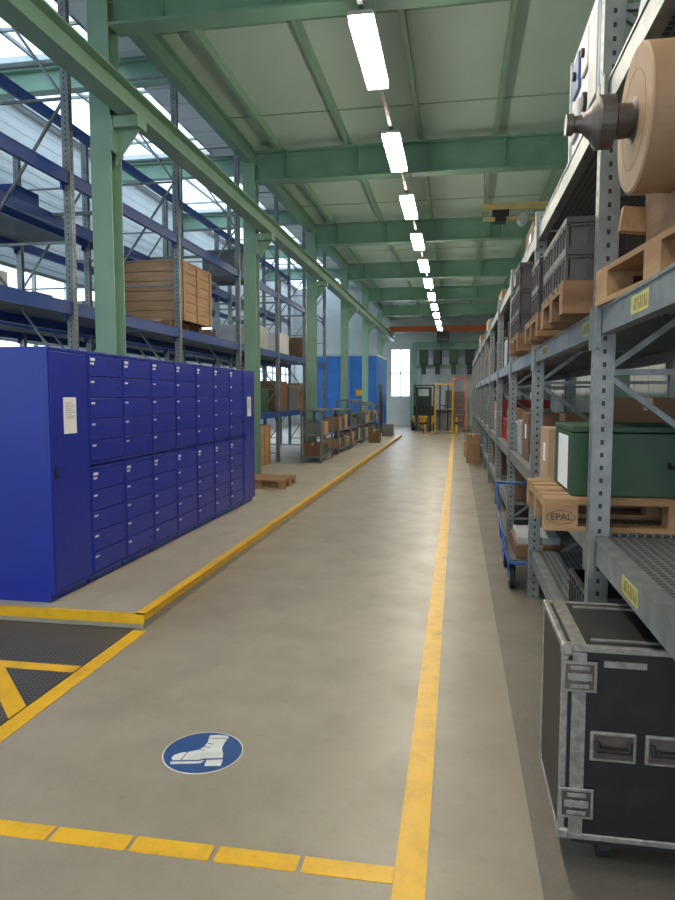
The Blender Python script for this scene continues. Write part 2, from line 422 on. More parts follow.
wires = MB()
for i, y in enumerate(beamY[:-1]): wires.cyl((-.80, y, 4.73), (-.80, y, 5.25), .006, 6)
o = obj('suspension_rods', wires, 'greyl'); tag(o, 'thin rods hanging the light rail from the green beams', 'rods')
hz = thing('beam_hoist', 'small yellowish hoist on a short beam above the grey rack', 'hoist', (1.15, 13.2, 4.75))
obj('beam', MB().ibeam('x', -.75, 1.1, 0, .28, .40, .1), 'cream', hz)
obj('trolley', MB().box(-.55, -.25, -.09, .09, .18, .28).box(-.5, -.3, -.12, .12, .06, .18), 'ink', hz)
obj('lower_arm', MB().box(-.72, .35, -.04, .04, .10, .16), 'cream', hz)
obj('drum', MB().cyl((.0, -.15, .1), (.0, .15, .1), .09, 16), 'greyl', hz)
obj('rod', MB().cyl((-.70, 0, .40), (-.70, 0, 1.01), .012, 6), 'greyl', hz); obj('rod', MB().cyl((1.0, 0, .40), (1.0, 0, 1.01), .012, 6), 'greyl', hz)
obj('chain', MB().cyl((-.4, 0, -.2), (-.4, 0, .06), .008, 6), 'ink', hz)
og = thing('overhead_crane', 'orange overhead crane girder across the far end of hall', 'crane', (0, 33.6, 4.70))
obj('girder', MB().ibeam('x', -3.3, 2.9, 0, 0.02, .30, .2), 'orange', og)
obj('hoist', MB().box(-1.0, -.4, -.2, .2, -.45, .02).box(-.9, -.5, -.25, .25, -.3, -.1), 'ink', og, bevel=.02)
obj('end_carriage', MB().box(-3.37, -3.17, -.6, .6, -.02, .2), 'orange', og)
obj('hook', MB().cyl((-.8, 0, -.45), (-.8, 0, -1.1), .012, 6).ball((-.8, 0, -1.15), .06, 5), 'ink', og)
sb = obj('crane_support_rail', MB().ibeam('y', 30, 36.5, 2.95, 4.46, 4.70, .2), 'green'); tag(sb, 'short green support rail for the orange crane at right wall', 'rail')
gm = thing('machine_gantry', 'green gantry with dark hoist units below the orange crane', 'gantry', (0, 35.3, 0))
obj('cross_girder', MB().ibeam('x', -2.3, 2.6, 0, 3.95, 4.35, .3), 'green', gm)
obj('lower_girder', MB().ibeam('x', -2.3, 2.6, 0, 3.0, 3.2, .2), 'green', gm)
for x in (-2.2, 2.5): obj('leg', MB().box(x - .12, x + .12, -.12, .12, 0, 3.95), 'green', gm)
for x in (-1.7, -1.0, -.2, .6, 1.4): obj('hoist_unit', MB().box(x - .22, x + .22, -.35, .2, 3.22, 3.95).box(x - .12, x + .12, -.3, -.12, 2.7, 3.22), 'dgreen' if x in (-.2, -1.7) else 'ink', gm, bevel=.03)
for i, (x, h, mt_, lb) in enumerate(((-.1, 1.9, 'midgrey', 'tall dark cabinet against the end wall behind the stacker'), (-1.9, 1.6, 'dgreen', 'green cabinet against the end wall behind the forklift'))):
    cbx = thing('control_cabinet', lb, 'cabinet', (x, 36.1, 0))
    obj('body', MB().box(-.5, .5, -.3, .3, 0, h), mt_, cbx, bevel=.02); obj('door', MB().box(-.46, -.02, -.32, -.3, .1, h - .05), mt_, cbx); obj('door', MB().box(.02, .46, -.32, -.3, .1, h - .05), mt_, cbx)

# ---------------------------------------------------------------- floor markings
def fm(label, x0, x1, y0, y1, group=None, name='floor_line'):
    o = obj(name, MB().box(x0, x1, y0, y1, .0, .003), 'line'); return tag(o, label, 'floor marking', group)
fm('long solid yellow line along the right side of aisle floor', -.185, -.078, 1.2, 30)
fm('solid yellow line between aisle floor and dark chequered steel plate', -2.16, -2.06, 1.2, 4.20)
dash = [(-.497, -.187), (-.806, -.515), (-1.12, -.825), (-1.43, -1.135), (-1.745, -1.445), (-2.05, -1.76)]
for i, (a, b) in enumerate(dash):
    fm('yellow floor dash, %s from the solid yellow line' % ORD[i] if i else 'yellow floor dash touching the solid yellow line', a, b, 2.10, 2.18, group='yellow dashes across the aisle', name='floor_dash')
cp = obj('steel_plate', MB().box(-3.50, -2.162, .6, 4.22, 0, .006), 'plate'); tag(cp, 'dark chequered steel floor plate in front of the raised platform', 'floor plate')
o = obj('hatch_line', MB().box(-3.5, -2.165, 3.47, 3.56, .0062, .0082), 'line'); tag(o, 'yellow stripe painted straight across the chequered steel plate', 'floor marking')
for i, (dx, lb) in enumerate(((0, 'diagonal yellow stripe on steel plate meeting the floor line'), (-.62, 'diagonal yellow stripe on steel plate farther from the aisle'))):
    pts = [(-2.74 + dx, 3.469), (-2.60 + dx, 3.469), (-2.166 + dx, 3.04), (-2.166 + dx, 2.90)]
    if dx: pts = [(-3.36, 3.469), (-3.22, 3.469), (-2.166, 2.42), (-2.166, 2.28)]
    o = obj('hatch_line', MB().prism(list(reversed(pts)), .0062, .0082), 'line'); tag(o, lb, 'floor marking')
sg = thing('floor_sign', 'round blue floor sign with white safety boot', 'sign', (-1.105, 2.78, 0), math.radians(10))
R_ = .18
obj('rim', MB().cyl((0, 0, 0), (0, 0, .001), R_, 48), 'signwhite', sg)
obj('disc', MB().cyl((0, 0, 0), (0, 0, .0018), R_ * .965, 48), 'signblue', sg)
P = [(.02,.80),(.24,.84),(.50,.78),(.53,.70),(.46,.40),(.44,.16),(.52,-.10),(.54,-.30),(.10,-.32),(-.04,-.38),(-.66,-.40),(-.72,-.30),(-.68,-.16),(-.54,-.06),(-.34,-.01),(-.14,.08),(-.02,.22),(.03,.45)]
sc_ = lambda q: [(x * R_, y * R_) for x, y in q]
bt = MB().prism(sc_(P)[::-1], .0018, .0026)
bt.prism(sc_([(-.68,-.58),(.04,-.54),(.12,-.40),(-.04,-.45),(-.70,-.47)]), .0018, .0026)
bt.prism(sc_([(.16,-.66),(.55,-.66),(.56,-.37),(.16,-.39)]), .0018, .0026)
obj('boot_symbol', bt, 'signwhite', sg)
lc = MB(); lc.bar((-.38*R_, -.02*R_, .0027), (-.46*R_, -.39*R_, .0027), .005, .0005); lc.bar((.04*R_, .66*R_, .0027), (.51*R_, .63*R_, .0027), .004, .0005)
for x, y in ((-.12, .10), (-.01, .24), (.04, .40)): lc.bar((x*R_, y*R_, .0027), ((x+.15)*R_, (y-.05)*R_, .0027), .005, .0005)
obj('boot_detail', lc, 'signblue', sg)

# ---------------------------------------------------------------- lockers
LH = 1.85; LX = -2.85
def locker_body(t, w, two=False):
    b = MB()
    for za, zb in (((.06, .935), (.955, LH)) if two else ((.06, LH),)):
        b.box(-.5, -.02, .002, w - .002, za, zb); b.box(-.02, .0, .002, .016, za, zb); b.box(-.02, .0, w - .016, w - .002, za, zb)
        b.box(-.02, 0, .016, w - .016, zb - .025, zb); b.box(-.02, 0, .016, w - .016, za, za + .02)
    b.box(-.47, -.04, .01, w - .01, 0, .06)
    if two: b.box(-.48, -.03, .012, w - .012, .935, .955)
    obj('body', b, 'blue', t, bevel=.003)
def door_cabinet(label, y, w, notice_z, nw):
    t = thing('locker', label, 'locker', (LX, y, .1), 0, 'blue lockers in a row on the platform')
    locker_body(t, w)
    d = obj('door', MB().box(-.014, .006, .020, w - .020, .084, LH - .03), 'blue', t, bevel=.003)
    h = MB(); h.box(.006, .02, .045, .065, .9, .99)
    obj('handle', h, 'ink', d, bevel=.003)
    v = MB()
    for k in range(4): v.box(.006, .009, w/2 - .08, w/2 + .08, 1.68 + k*.02, 1.688 + k*.02)
    obj('vent_slots', v, 'blue', d)
    n = obj('notice', MB().box(.0062, .0075, w/2 - nw/2, w/2 + nw/2, notice_z, notice_z + .27), 'label', d); n['label'] = 'white printed notice sheet'
    tx = MB()
    for k in range(9): tx.box(.0076, .0079, w/2 - nw*.36, w/2 + nw*(.36 if k % 3 else .15), notice_z + .225 - k*.014, notice_z + .23 - k*.014)
    obj('print', tx, 'greyl', n)
    return t
door_cabinet('tall single-door blue locker with white notice at the near end of the row', 4.37, .52, 1.22, .17)
door_cabinet('tall single-door blue locker with notice at the far end of the row', 8.80, .52, 1.22, .17)
def comp_locker():
    w = .555
    t = thing('locker', '', 'locker', (LX, 4.895, .1), 0, 'blue lockers in a row on the platform')
    locker_body(t, w, True)
    for blk in range(2):
        z0 = .084 if blk == 0 else .979; H = (.910 - z0) / 5 if blk == 0 else (LH - .028 - z0) / 5
        for k in range(5):
            za = z0 + k * H
            d = obj('door', MB().box(-.012, .006, .020, w - .020, za + .004, za + H - .004), 'blue', t, bevel=.002)
            tp = k == 4
            obj('name_label', MB().box(.006, .0075, .040, .095, za + H - .050, za + H - .034) if not tp else MB().box(.006, .0075, .040, .11, za + H - .045, za + H - .022).box(.006, .0075, .040, .095, za + H - .075, za + H - .058), 'label', d)
            obj('lock', MB().cyl((.006, w - .06, za + H * .5), (.014, w - .06, za + H * .5), .008, 10), 'steel', d)
    return t
cl0 = comp_locker()
for i in range(7):
    lb = 'blue locker with ten small labelled doors, %s of its kind from the camera' % ORD[i]
    if i == 0: cl0['label'] = lb
    else: dup(cl0, (LX, 4.895 + .557 * i, .1), 0, lb)

# ---------------------------------------------------------------- pallets, crates, boxes
def make_pallet(label='', dark=False, epal=False, loc=(0,0,0), rz=0, group='wooden pallets', s=1):
    mt = 'woodd' if dark else 'wood'
    t = thing('wooden_pallet', label, 'pallet', loc, rz, group)
    d = MB()
    for x0, x1 in ((-.4, -.255), (-.225, -.125), (-.0725, .0725), (.125, .225), (.255, .4)): d.box(x0, x1, -.6*s, .6*s, .122, .144)
    for y in (-.6*s, -.0725*s, .455*s): d.box(-.4, .4, y, y + .145*s, .1, .122)
    obj('top_deck', d, mt, t)
    for x0, x1 in ((-.4, -.3), (-.05, .05), (.3, .4)):
        for y in (-.6*s, -.0725*s, .455*s): obj('block', MB().box(x0, x1, y, y + .145*s, .022, .1), mt, t)
        obj('bottom_board', MB().box(x0, x1, -.6*s, .6*s, 0, .022), mt, t)
    if epal:
        text_obj('stamp', 'EPAL', .043, 'ink', t, frame((0, -1, 0), (0, 0, 1), (-.4012, .5275, .062)))
        e = MB()
        for k in range(24):
            a = k / 24 * 2 * math.pi; b = (k + 1) / 24 * 2 * math.pi
            e.bar((-.4008, .5275 + .060 * math.cos(a), .062 + .031 * math.sin(a)), (-.4008, .5275 + .060 * math.cos(b), .062 + .031 * math.sin(b)), .002, .002)
        obj('stamp_ring', e, 'ink', t)
    return t
def make_crate(label='', loc=(0,0,0), L=.6, W=.4, H=.22, mat='grey', rz=0, group=None, name='plastic_crate'):
    t = thing(name, label, 'crate', loc, rz, group)
    m = MB(); x = W/2; y = L/2; s = .012; g = .008
    m.box(-x+.01, x-.01, -y+.01, y-.01, 0, .012)
    m.box(-x+g, -x+g+s, -y+g, y-g, 0, H-.01); m.box(x-g-s, x-g, -y+g, y-g, 0, H-.01)
    m.box(-x+g, x-g, -y+g, -y+g+s, 0, H-.01); m.box(-x+g, x-g, y-g-s, y-g, 0, H-.01)
    obj('walls', m, mat, t)
    r = MB()
    for z, hh in ((H - .025, .025), (H * .72, .008), (0, .012)):
        r.box(-x, -x+.02, -y, y, z, z+hh); r.box(x-.02, x, -y, y, z, z+hh); r.box(-x+.02, x-.02, -y, -y+.02, z, z+hh); r.box(-x+.02, x-.02, y-.02, y, z, z+hh)
    ny = max(3, int(L / .08)); nx = max(3, int(W / .08))
    for k in range(ny + 1): yy = -y + .008 + k * (L - .016) / ny; r.box(-x, -x+.012, yy - .005, yy + .005, .012, H - .022)
    for k in range(nx + 1): xx = -x + .008 + k * (W - .016) / nx; r.box(xx - .005, xx + .005, -y, -y + .012, .012, H - .022)
    obj('rim_and_ribs', r, mat, t)
    return t
def carton(label, x0, x1, y0, y1, z0, h, mat='card', group=None, lab=True):
    t = thing('cardboard_box' if mat[:4] == 'card' else 'storage_box', label, 'box', ((x0+x1)/2, (y0+y1)/2, z0), 0, group)
    X = (x1-x0)/2; Y = (y1-y0)/2
    obj('carton', MB().box(-X, X, -Y, Y, 0, h), mat, t, bevel=.004)
    obj('tape', MB().box(-.025, .025, -Y - .0008, Y + .0008, h - .07, h + .0008), 'tape' if mat[:4] == 'card' else 'midgrey', t)
    if lab:
        l = obj('shipping_label', MB().box(-X - .001, -X, -Y * .4, Y * .1, h * .45, h * .75), 'label', t)
    return t
def wood_crate(label, x0, x1, y0, y1, z0, h, n=5, mat='plank', group=None):
    t = thing('wooden_crate', label, 'crate', ((x0+x1)/2, (y0+y1)/2, z0), 0, group)
    X = (x1-x0)/2; Y = (y1-y0)/2; ph = h / n
    m = MB()
    for k in range(n):
        a = k * ph + .004; b = (k + 1) * ph - .004
        m.box(-X, X, -Y, -Y+.02, a, b); m.box(-X, X, Y-.02, Y, a, b); m.box(-X, -X+.02, -Y+.02, Y-.02, a, b); m.box(X-.02, X, -Y+.02, Y-.02, a, b)
    obj('plank_walls', m, mat, t)
    for yy in (-Y+.02, -.04, Y-.1): obj('batten', MB().box(X, X+.02, yy, yy+.08, 0, h), mat, t)
    for xx in (-X+.02, X-.1): obj('batten', MB().box(xx, xx+.08, -Y-.02, -Y, 0, h), mat, t)
    obj('lid', MB().box(-X-.01, X+.01, -Y-.01, Y+.01, h, h+.02), mat, t)
    return t

# ---------------------------------------------------------------- racks
def upright(parent, x, y, h, z0=0, mat='holes'):
    p = obj('post', MB().box(-.042, .042, -.035, .035, .006, h), mat, parent, (x, y, z0))
    f = obj('foot_plate', MB().box(-.07, .07, -.06, .06, 0, .006), 'galv', p)
    return p
def rack(name, label, xf, xr, ys, levels, h, beam_mat, z0, bh=.11, hs=None, skip=lambda b, l: False, deck='deck', nodeck=lambda b, l: False, pitch=.75):
    t = thing(name, label, 'rack', (0, 0, z0)); 
    for i, y in enumerate(ys):
        hh = hs[i] if hs else h
        upright(t, xf, y, hh); upright(t, xr, y, hh)
        b = MB(); z = .2; s = 1
        a0, a1 = min(xf, xr) + .042, max(xf, xr) - .042
        while z + pitch < hh:
            b.bar((a0, y, z), (a1, y, z), .025, .025)
            b.bar((a0 if s > 0 else a1, y, z + .03), (a1 if s > 0 else a0, y, z + pitch - .03), .025, .025); z += pitch; s = -s
        b.bar((a0, y, z), (a1, y, z), .025, .025)
        obj('frame_brace', b, 'galv', t)
    for i in range(len(ys) - 1):
        y0, y1 = ys[i] + .036, ys[i+1] - .036
        for j, L in enumerate(levels):
            if skip(i, j): continue
            L = L - z0
            for x in (xf, xr):
                m = MB(); m.box(x - .025, x + .025, y0, y1, L - bh, L - .012); m.box(x - .03, x + .03, y0, y1, L - .012, L)
                m.box(x - .045, x - .028, y0 - .03, y0 + .05, L - bh - .06, L + .02) ; m.box(x - .045, x - .028, y1 - .05, y1 + .03, L - bh - .06, L + .02)
                obj('shelf_beam', m, beam_mat, t)
            a0, a1 = min(xf, xr) + .031, max(xf, xr) - .031
            if nodeck(i, j):
                if j == 2:
                    yy = (y0 + y1) / 2; obj('cross_support', MB().box(a0, a1, yy - .02, yy + .02, L - .05, L - .01), 'galv', t)
            else:
                obj('shelf_deck', MB().box(a0, a1, y0, y1, L - .03, L - .001), deck, t)
    return t
RY = [.7 + 2.4 * k for k in range(12)]
LV = [.38, .99, 1.97, 2.89]
def sk1(b, l):
    if l == 0: return b in (0, 2)
    return False
rk = rack('pallet_rack', 'long grey galvanised rack along the right side of the aisle', .62, 1.62, RY, LV, 3.0, 'galv', .0015, hs=[3.4, 3.4] + [3.0] * 10, skip=sk1, deck='grate')
for (y, z) in ((2.42, 1.91), (3.35, 1.91), (2.42, .93), (4.9, 1.91)):
    l = obj('beam_label', MB().box(.5935, .5945, y - .11, y + .11, z - .032, z + .032), 'tagc', rk); l['label'] = 'faded yellow location label on the beam'
    mk = MB(); yy = y - .092
    for k in range(7):
        ww = (.017, .010, .018, .014, .008, .018, .012)[k]
        mk.box(.5929, .5936, yy, yy + .0045, z - .020, z + .020); mk.box(.5929, .5936, yy, yy + ww, z + (.0155 if k % 2 else -.020), z + (.020 if k % 2 else -.0155)); mk.box(.5929, .5936, yy + ww - .0045, yy + ww, z - .020, z + (.020 if k % 3 else 0)); yy += .026
    obj('label_print', mk, 'woodd', l)
LYS = [6.62 + 2.76 * k for k in range(-1, 6)]
lr1 = rack('pallet_rack', 'blue-beamed rack with tall perforated posts behind the blue lockers', -4.0, -5.1, LYS, [1.25, 2.58, 3.91, 5.2], 6.3, 'rackblue', .1, .13, nodeck=lambda b, l: l >= 2, pitch=1.45)
lr2 = rack('pallet_rack', 'blue-beamed rack standing back to back behind the front left rack', -5.4, -6.5, LYS, [1.25, 2.58, 3.91], 5.2, 'rackblue', .1, .13, nodeck=lambda b, l: l > 2 or (l == 2 and b > 1), pitch=1.45)

# ---------------------------------------------------------------- near right rack contents
PZ = .145; HP = math.pi / 2
p0 = make_pallet('light wooden pallet with stamped corner block under the green case', epal=True, loc=(1.0, 3.56, .99), rz=HP)
p1 = make_pallet('dark wooden pallet under the front grey crates on the middle shelf', dark=True, loc=(1.06, 3.60, 1.97), rz=HP)
gc = thing('green_case', 'dark green case with white sheet on its side on the light pallet', 'case', (.53, 3.26, .99 + PZ))
obj('body', MB().box(0, .95, 0, .56, 0, .295), 'dgreen', gc, bevel=.006)
obj('lid', MB().box(-.003, .953, -.003, .563, .298, .325), 'dgreen', gc, bevel=.004)
sh = obj('document_sheet', MB().box(-.0025, -.0005, .12, .42, .02, .275), 'label', gc)
obj('carry_handle', MB().tube([(.42, -.001, .16), (.42, -.03, .14), (.55, -.03, .14), (.55, -.001, .16)], .007), 'ink', gc)
carton('pale brown carton standing just behind the green case', .58, 1.0, 4.50, 4.9, .99, .40, 'card2')
carton('dark brown box behind the green case showing over its lid', .80, 1.3, 4.02, 4.35, .99, .60, 'card3', lab=False)
carton('white box right of the dark brown box behind the green case', 1.32, 1.58, 4.05, 4.4, .99, .50, 'white', lab=False)
def stack(lab, x, y, z, n, mat='grey', rz=0, H=.22, L=.6, W=.4):
    for k in range(n):
        make_crate('%s, %s from the bottom' % (lab, ORD[k]), (x, y, z + k * H), L, W, H, mat, rz, 'grey plastic crates on the right rack')
stack('grey plastic crate in front left stack on dark pallet', .77, 3.41, 1.97 + PZ, 2, H=.14, W=.6, L=.395)
stack('grey plastic crate in front right stack on dark pallet', 1.38, 3.41, 1.97 + PZ, 2, H=.14, W=.6, L=.395)
stack('grey plastic crate in rear left stack on dark pallet', .77, 3.81, 1.97 + PZ, 2, H=.14, W=.6, L=.395)
make_pallet('dark wooden pallet with crates at far half of second bay', dark=True, loc=(1.08, 4.75, 1.97), rz=HP)
stack('grey plastic crate in single stack at far half of second bay', .79, 4.62, 1.97 + PZ, 2, H=.17, W=.6, L=.395)
make_pallet('dark wooden pallet on the middle shelf in the third rack bay', dark=True, loc=(1.08, 6.15, 1.97), rz=HP)
stack('grey plastic crate in the near stack of third bay', .79, 5.98, 1.97 + PZ, 3, H=.19, W=.6, L=.395)
stack('grey plastic crate in the far stack of third bay', .79, 6.40, 1.97 + PZ, 2, H=.19, W=.6, L=.395)
cp_ = make_pallet('wooden pallet under the big brown paper roll', loc=(1.02, 2.44, 1.97), dark=False, rz=.10)
RC = .375; RR = .225
cr_ = thing('roll_cradle', 'wooden cradle blocks holding the brown paper roll', 'cradle', (.98, 2.4, 1.97 + .144), .0)
for x in (-.30, .24):
    poly = [(-.30, 0), (.30, 0), (.34, .24), (.24, .22)] + [((RR+.004) * math.cos(a), RC + (RR+.004) * math.sin(a)) for a in [math.radians(d) for d in (-45, -60, -80, -100, -120, -135)]] + [(-.24, .22), (-.34, .24)]
    obj('saddle_board', MB().prism(poly, x, x + .06, frame((0, 1, 0), (0, 0, 1), (0, 0, 0))), 'woodd', cr_)
obj('cross_board', MB().bar((-.38, -.33, .05), (.36, -.36, .14), .05, .09), 'woodd', cr_); obj('cross_board', MB().bar((-.38, .36, .15), (.36, .33, .06), .05, .09), 'wood', cr_)
ro = thing('paper_roll', 'big brown paper roll on steel shaft high on the right rack', 'paper roll', (.55, 2.4, 1.97 + .144 + RC))
rp = MB(); rp.lathe((0, 0, 0), (1, 0, 0), [(0, .065), (.0, RR - .008), (.006, RR), (.80, RR), (.806, RR - .008), (.806, .065)], 64)
obj('paper_winding', rp, 'paper', ro, smooth=False)
rr = MB()
for k in range(36):
    a, b = k/36*6.2832, (k+1)/36*6.2832
    rr.bar((-.0005, .15*math.cos(a), .15*math.sin(a)), (-.0005, .15*math.cos(b), .15*math.sin(b)), .001, .001)
obj('end_ring', rr, 'ring', ro)
shf = MB().lathe((-.21, 0, 0), (1, 0, 0), [(0, .034), (.022, .034), (.026, .026), (.05, .028), (.075, .05), (.095, .080), (.10, .083), (.145, .083), (.155, .055), (.20, .052), (.21, .072)], 32)
obj('shaft_chuck', shf, 'steel', ro, smooth=False)
obj('shaft_core', MB().cyl((0, 0, 0), (.86, 0, 0), .03, 20), 'steel', ro)
wp = thing('equipment_panel', 'white equipment panel with blue edge strip standing on top shelf of grey rack', 'panel', (.60, 3.2, 2.89))
obj('back_board', MB().box(.0, .04, 0, .8, 0, .52), 'white', wp, bevel=.004)
for (y, z, dy, dz, c_) in ((.06, .05, .20, .40, 'greyl'), (.30, .28, .16, .18, 'white'), (.52, .06, .22, .16, 'greyl'), (.54, .28, .18, .18, 'signblue')):
    m = obj('module', MB().box(-.015, 0, y, y + dy, z, z + dz), c_, wp, bevel=.004)
    if c_ != 'greyl': obj('knob', MB().cyl((-.03, y + dy/2, z + dz/2), (-.015, y + dy/2, z + dz/2), .022, 12), 'ink', m)
obj('socket', MB().cyl((-.02, .38, .14), (0, .38, .14), .045, 18), 'ink', wp)
obj('edge_strip', MB().box(-.012, 0, .0, .04, 0.01, .51), 'signblue', wp)
obj('side_rail', MB().box(-.01, .05, -.04, -.001, 0, .52), 'greyl', wp); obj('side_rail', MB().box(-.01, .05, .801, .84, 0, .52), 'greyl', wp)
mt = thing('black_motor', 'black round motor on top shelf above the paper roll', 'motor', (.85, 2.75, 2.89))
obj('housing', MB().cyl((-.16, 0, .1), (.12, 0, .1), .09, 20), 'ink', mt)
obj('foot', MB().box(-.1, .1, -.08, .08, 0, .02), 'ink', mt)
obj('fan_cover', MB().cyl((-.2, 0, .1), (-.16, 0, .1), .075, 20), 'greyl', mt)

# ---------------------------------------------------------------- flight case
fc = thing('flight_case', 'black flight case with aluminium edges on castors under the grey rack', 'flight case', (.35, 2.24, .0015))
W, D, Z0, Z1 = .92, .5, .13, .79
sx = .055
obj('lid_panel', MB().box(.004, sx - .002, .004, D - .004, Z0 + .004, Z1 - .004), 'black', fc)
obj('body_panel', MB().box(sx + .002, W - .004, .004, D - .004, Z0 + .004, Z1 - .004), 'black', fc)
e = MB(); q = .022
for x0, x1 in ((0, q), (W - q, W)):
    for (ya, yb) in ((0, q), (D - q, D)): e.box(x0, x1, ya, yb, Z0, Z1)
for z0, z1 in ((Z0, Z0 + q), (Z1 - q, Z1)):
    for (ya, yb) in ((0, q), (D - q, D)): e.box(q, W - q, ya, yb, z0, z1)
    for x0, x1 in ((0, q), (W - q, W)): e.box(x0, x1, q, D - q, z0, z1)
obj('edge_trim', e, 'alu', fc, bevel=.004)
s_ = MB(); a, b = sx - .022, sx + .022
s_.box(a, b, -.003, .004, Z0 + q, Z1 - q); s_.box(a, b, D - .004, D + .003, Z0 + q, Z1 - q); s_.box(a, b, -.003, D + .003, Z1 - .004, Z1 + .003)
s_.box(sx - .003, sx + .003, -.006, -.003, Z0 + q, Z1 - q)
obj('seam_trim', s_, 'alu', fc)
for x in (.0, W):
    for y in (.0, D):
        for z in (Z0, Z1):
            x_, y_, z_ = x + (.018 if x == 0 else -.018), y + (.018 if y == 0 else -.018), z + (.018 if z == Z0 else -.018)
            m = MB().box(x_ - .021, x_ + .021, y_ - .021, y_ + .021, z_ - .021, z_ + .021)
            obj('corner', m, 'alu', fc, bevel=.010)
for z in (.26, .69):
    l = obj('latch', MB().box(sx - .055, sx + .055, -.009, -.003, z - .052, z + .052), 'alu', fc, bevel=.004)
    obj('latch_recess', MB().box(sx - .045, sx + .045, -.0096, -.009, z - .042, z + .042), 'steel', l)
    bf = MB(); bf.box(sx - .038, sx + .038, -.013, -.0096, z - .012, z + .012)
    for s in (-1, 1): bf.lathe((sx + s * .018, -.0096, z), (0, -1, 0), [(0, .014), (.004, .014)], 16)
    bf.bar((sx - .03, -.012, z - .03), (sx + .03, -.012, z - .03), .004, .014); bf.bar((sx - .03, -.012, z + .03), (sx + .03, -.012, z + .03), .004, .014)
    obj('butterfly_clip', bf, 'alu', l, bevel=.002)
for x in (.165, .335, .62):
    h = obj('handle_dish', MB().box(x - .072, x + .072, -.008, .004, .41, .51), 'alu', fc, bevel=.004)
    obj('dish_recess', MB().box(x - .062, x + .062, -.0088, -.008, .42, .50), 'steel', h)
    obj('grip', MB().tube([(x - .05, -.010, .48), (x - .048, -.02, .455), (x + .048, -.02, .455), (x + .05, -.010, .48)], .009), 'rubber', h)
obj('name_plate', MB().box(.13, .26, -.005, .004, .725, .745), 'alu', fc)
obj('top_strip', MB().box(.10, W - .05, .06, .075, Z1 - .004, Z1 + .002), 'alu', fc); obj('top_strip', MB().box(.10, W - .05, .42, .435, Z1 - .004, Z1 + .002), 'alu', fc)
obj('castor_board', MB().box(.05, W - .03, .02, D - .02, .108, .13), 'rubber', fc)
for x in (.17, W - .12):
    for y in (.13, D - .1):
        c = obj('castor', MB().box(x - .035, x + .035, y - .04, y + .04, .1, .108).box(x - .03, x - .024, y - .02, y + .03, .035, .1).box(x + .024, x + .03, y - .02, y + .03, .035, .1), 'rubber', fc)
        obj('castor_wheel', MB().cyl((x - .02, y, .045), (x + .02, y, .045), .045, 20), 'rubber', c)

# ---------------------------------------------------------------- trolley
tl = thing('platform_trolley', 'blue tube-framed trolley with black wheels in front of the grey rack', 'trolley', (.44, 5.60, .0015))
TL = .95
obj('frame', MB().tube([(0, 0, .24), (.5, 0, .24), (.5, TL, .24), (0, TL, .24), (0, 0, .24)], .014), 'trolley', tl, smooth=True)
obj('load_deck', MB().box(.01, .49, .01, TL - .01, .245, .262), 'grey', tl)
obj('push_handle', MB().tube([(0, TL, .24), (-.05, TL + .14, .76), (.50, TL + .14, .76), (.5, TL, .24)], .013).tube([(0, .35, .24), (-.03, TL + .06, .50)], .011), 'trolley', tl, smooth=True)
for x in (.03, .47):
    for y in (.12, TL - .13):
        wh = obj('wheel', MB().lathe((x - .02, y, .1), (1, 0, 0), [(0, .085), (.006, .1), (.034, .1), (.04, .085)], 28), 'rubber', tl)
        obj('hub', MB().cyl((x - .024, y, .1), (x + .024, y, .1), .045, 20), 'greyl', wh)
        obj('fork', MB().box(x - .032, x - .026, y - .02, y + .02, .09, .24).box(x + .026, x + .032, y - .02, y + .02, .09, .24), 'trolley', wh)
carton('low brown carton lying on the blue trolley', .50, .88, 5.70, 6.35, .264, .10, 'card3', lab=False)
carton('flat grey box stacked on the low carton on the trolley', .52, .86, 5.75, 6.3, .3645, .06, 'greyl', lab=False)

# ---------------------------------------------------------------- rest of the right rack
SH = {0: 'bottom', 1: 'lower', 2: 'middle', 3: 'top'}
fill = [
 (1, 0, 'grey', .3, .6, .22, .4), (2, 1, 'white', .1, .7, .08, .7), (2, 1, 'card3', .95, .6, .45, .6), (2, 1, 'greyl', 1.65, .5, .35, .5), (2, 3, 'card3', .9, .7, .3, .6),
 (3, 0, 'card', .2, .8, .35, .6), (3, 1, 'white', .1, .6, .3, .6), (3, 1, 'card', .8, .5, .45, .5), (3, 1, 'red', 1.45, .7, .3, .6), (3, 2, 'card', .1, .7, .6, .7), (3, 2, 'grey', .9, .55, .6, .7), (3, 2, 'greyl', 1.6, .5, .4, .7),
 (4, 0, 'card3', .4, 1.0, .4, .6), (4, 1, 'red', .1, .9, .55, .7), (4, 1, 'card2', 1.2, .8, .5, .6), (4, 2, 'card3', .1, .9, .6, .7), (4, 2, 'grey', 1.2, .8, .55, .7), (4, 3, 'card', .5, .8, .35, .6),
 (5, 0, 'card', .4, 1.0, .4, .6), (5, 1, 'card', .3, .8, .5, .7), (5, 1, 'green', 1.4, .6, .4, .5), (5, 2, 'grey', .2, .9, .5, .7), (5, 2, 'card', 1.2, .9, .6, .7),
 (6, 1, 'white', .1, .9, .6, .7), (6, 1, 'card3', 1.2, .9, .5, .7), (6, 2, 'card', .5, 1.0, .7, .7), (6, 3, 'card2', .3, .8, .4, .6), (6, 0, 'grey', .7, .8, .4, .6),
 (7, 1, 'card3', .6, 1.0, .6, .7), (7, 2, 'card2', .5, 1.0, .6, .7), (8, 1, 'card', .6, 1.0, .6, .7), (8, 2, 'red', .5, .9, .5, .7), (8, 3, 'card', .5, 1.0, .5, .7),
 (9, 1, 'card2', .6, 1.0, .6, .7), (9, 2, 'card3', .5, 1.0, .6, .7), (10, 1, 'card', .6, 1.0, .6, .7), (10, 2, 'white', .5, 1.0, .6, .7)]
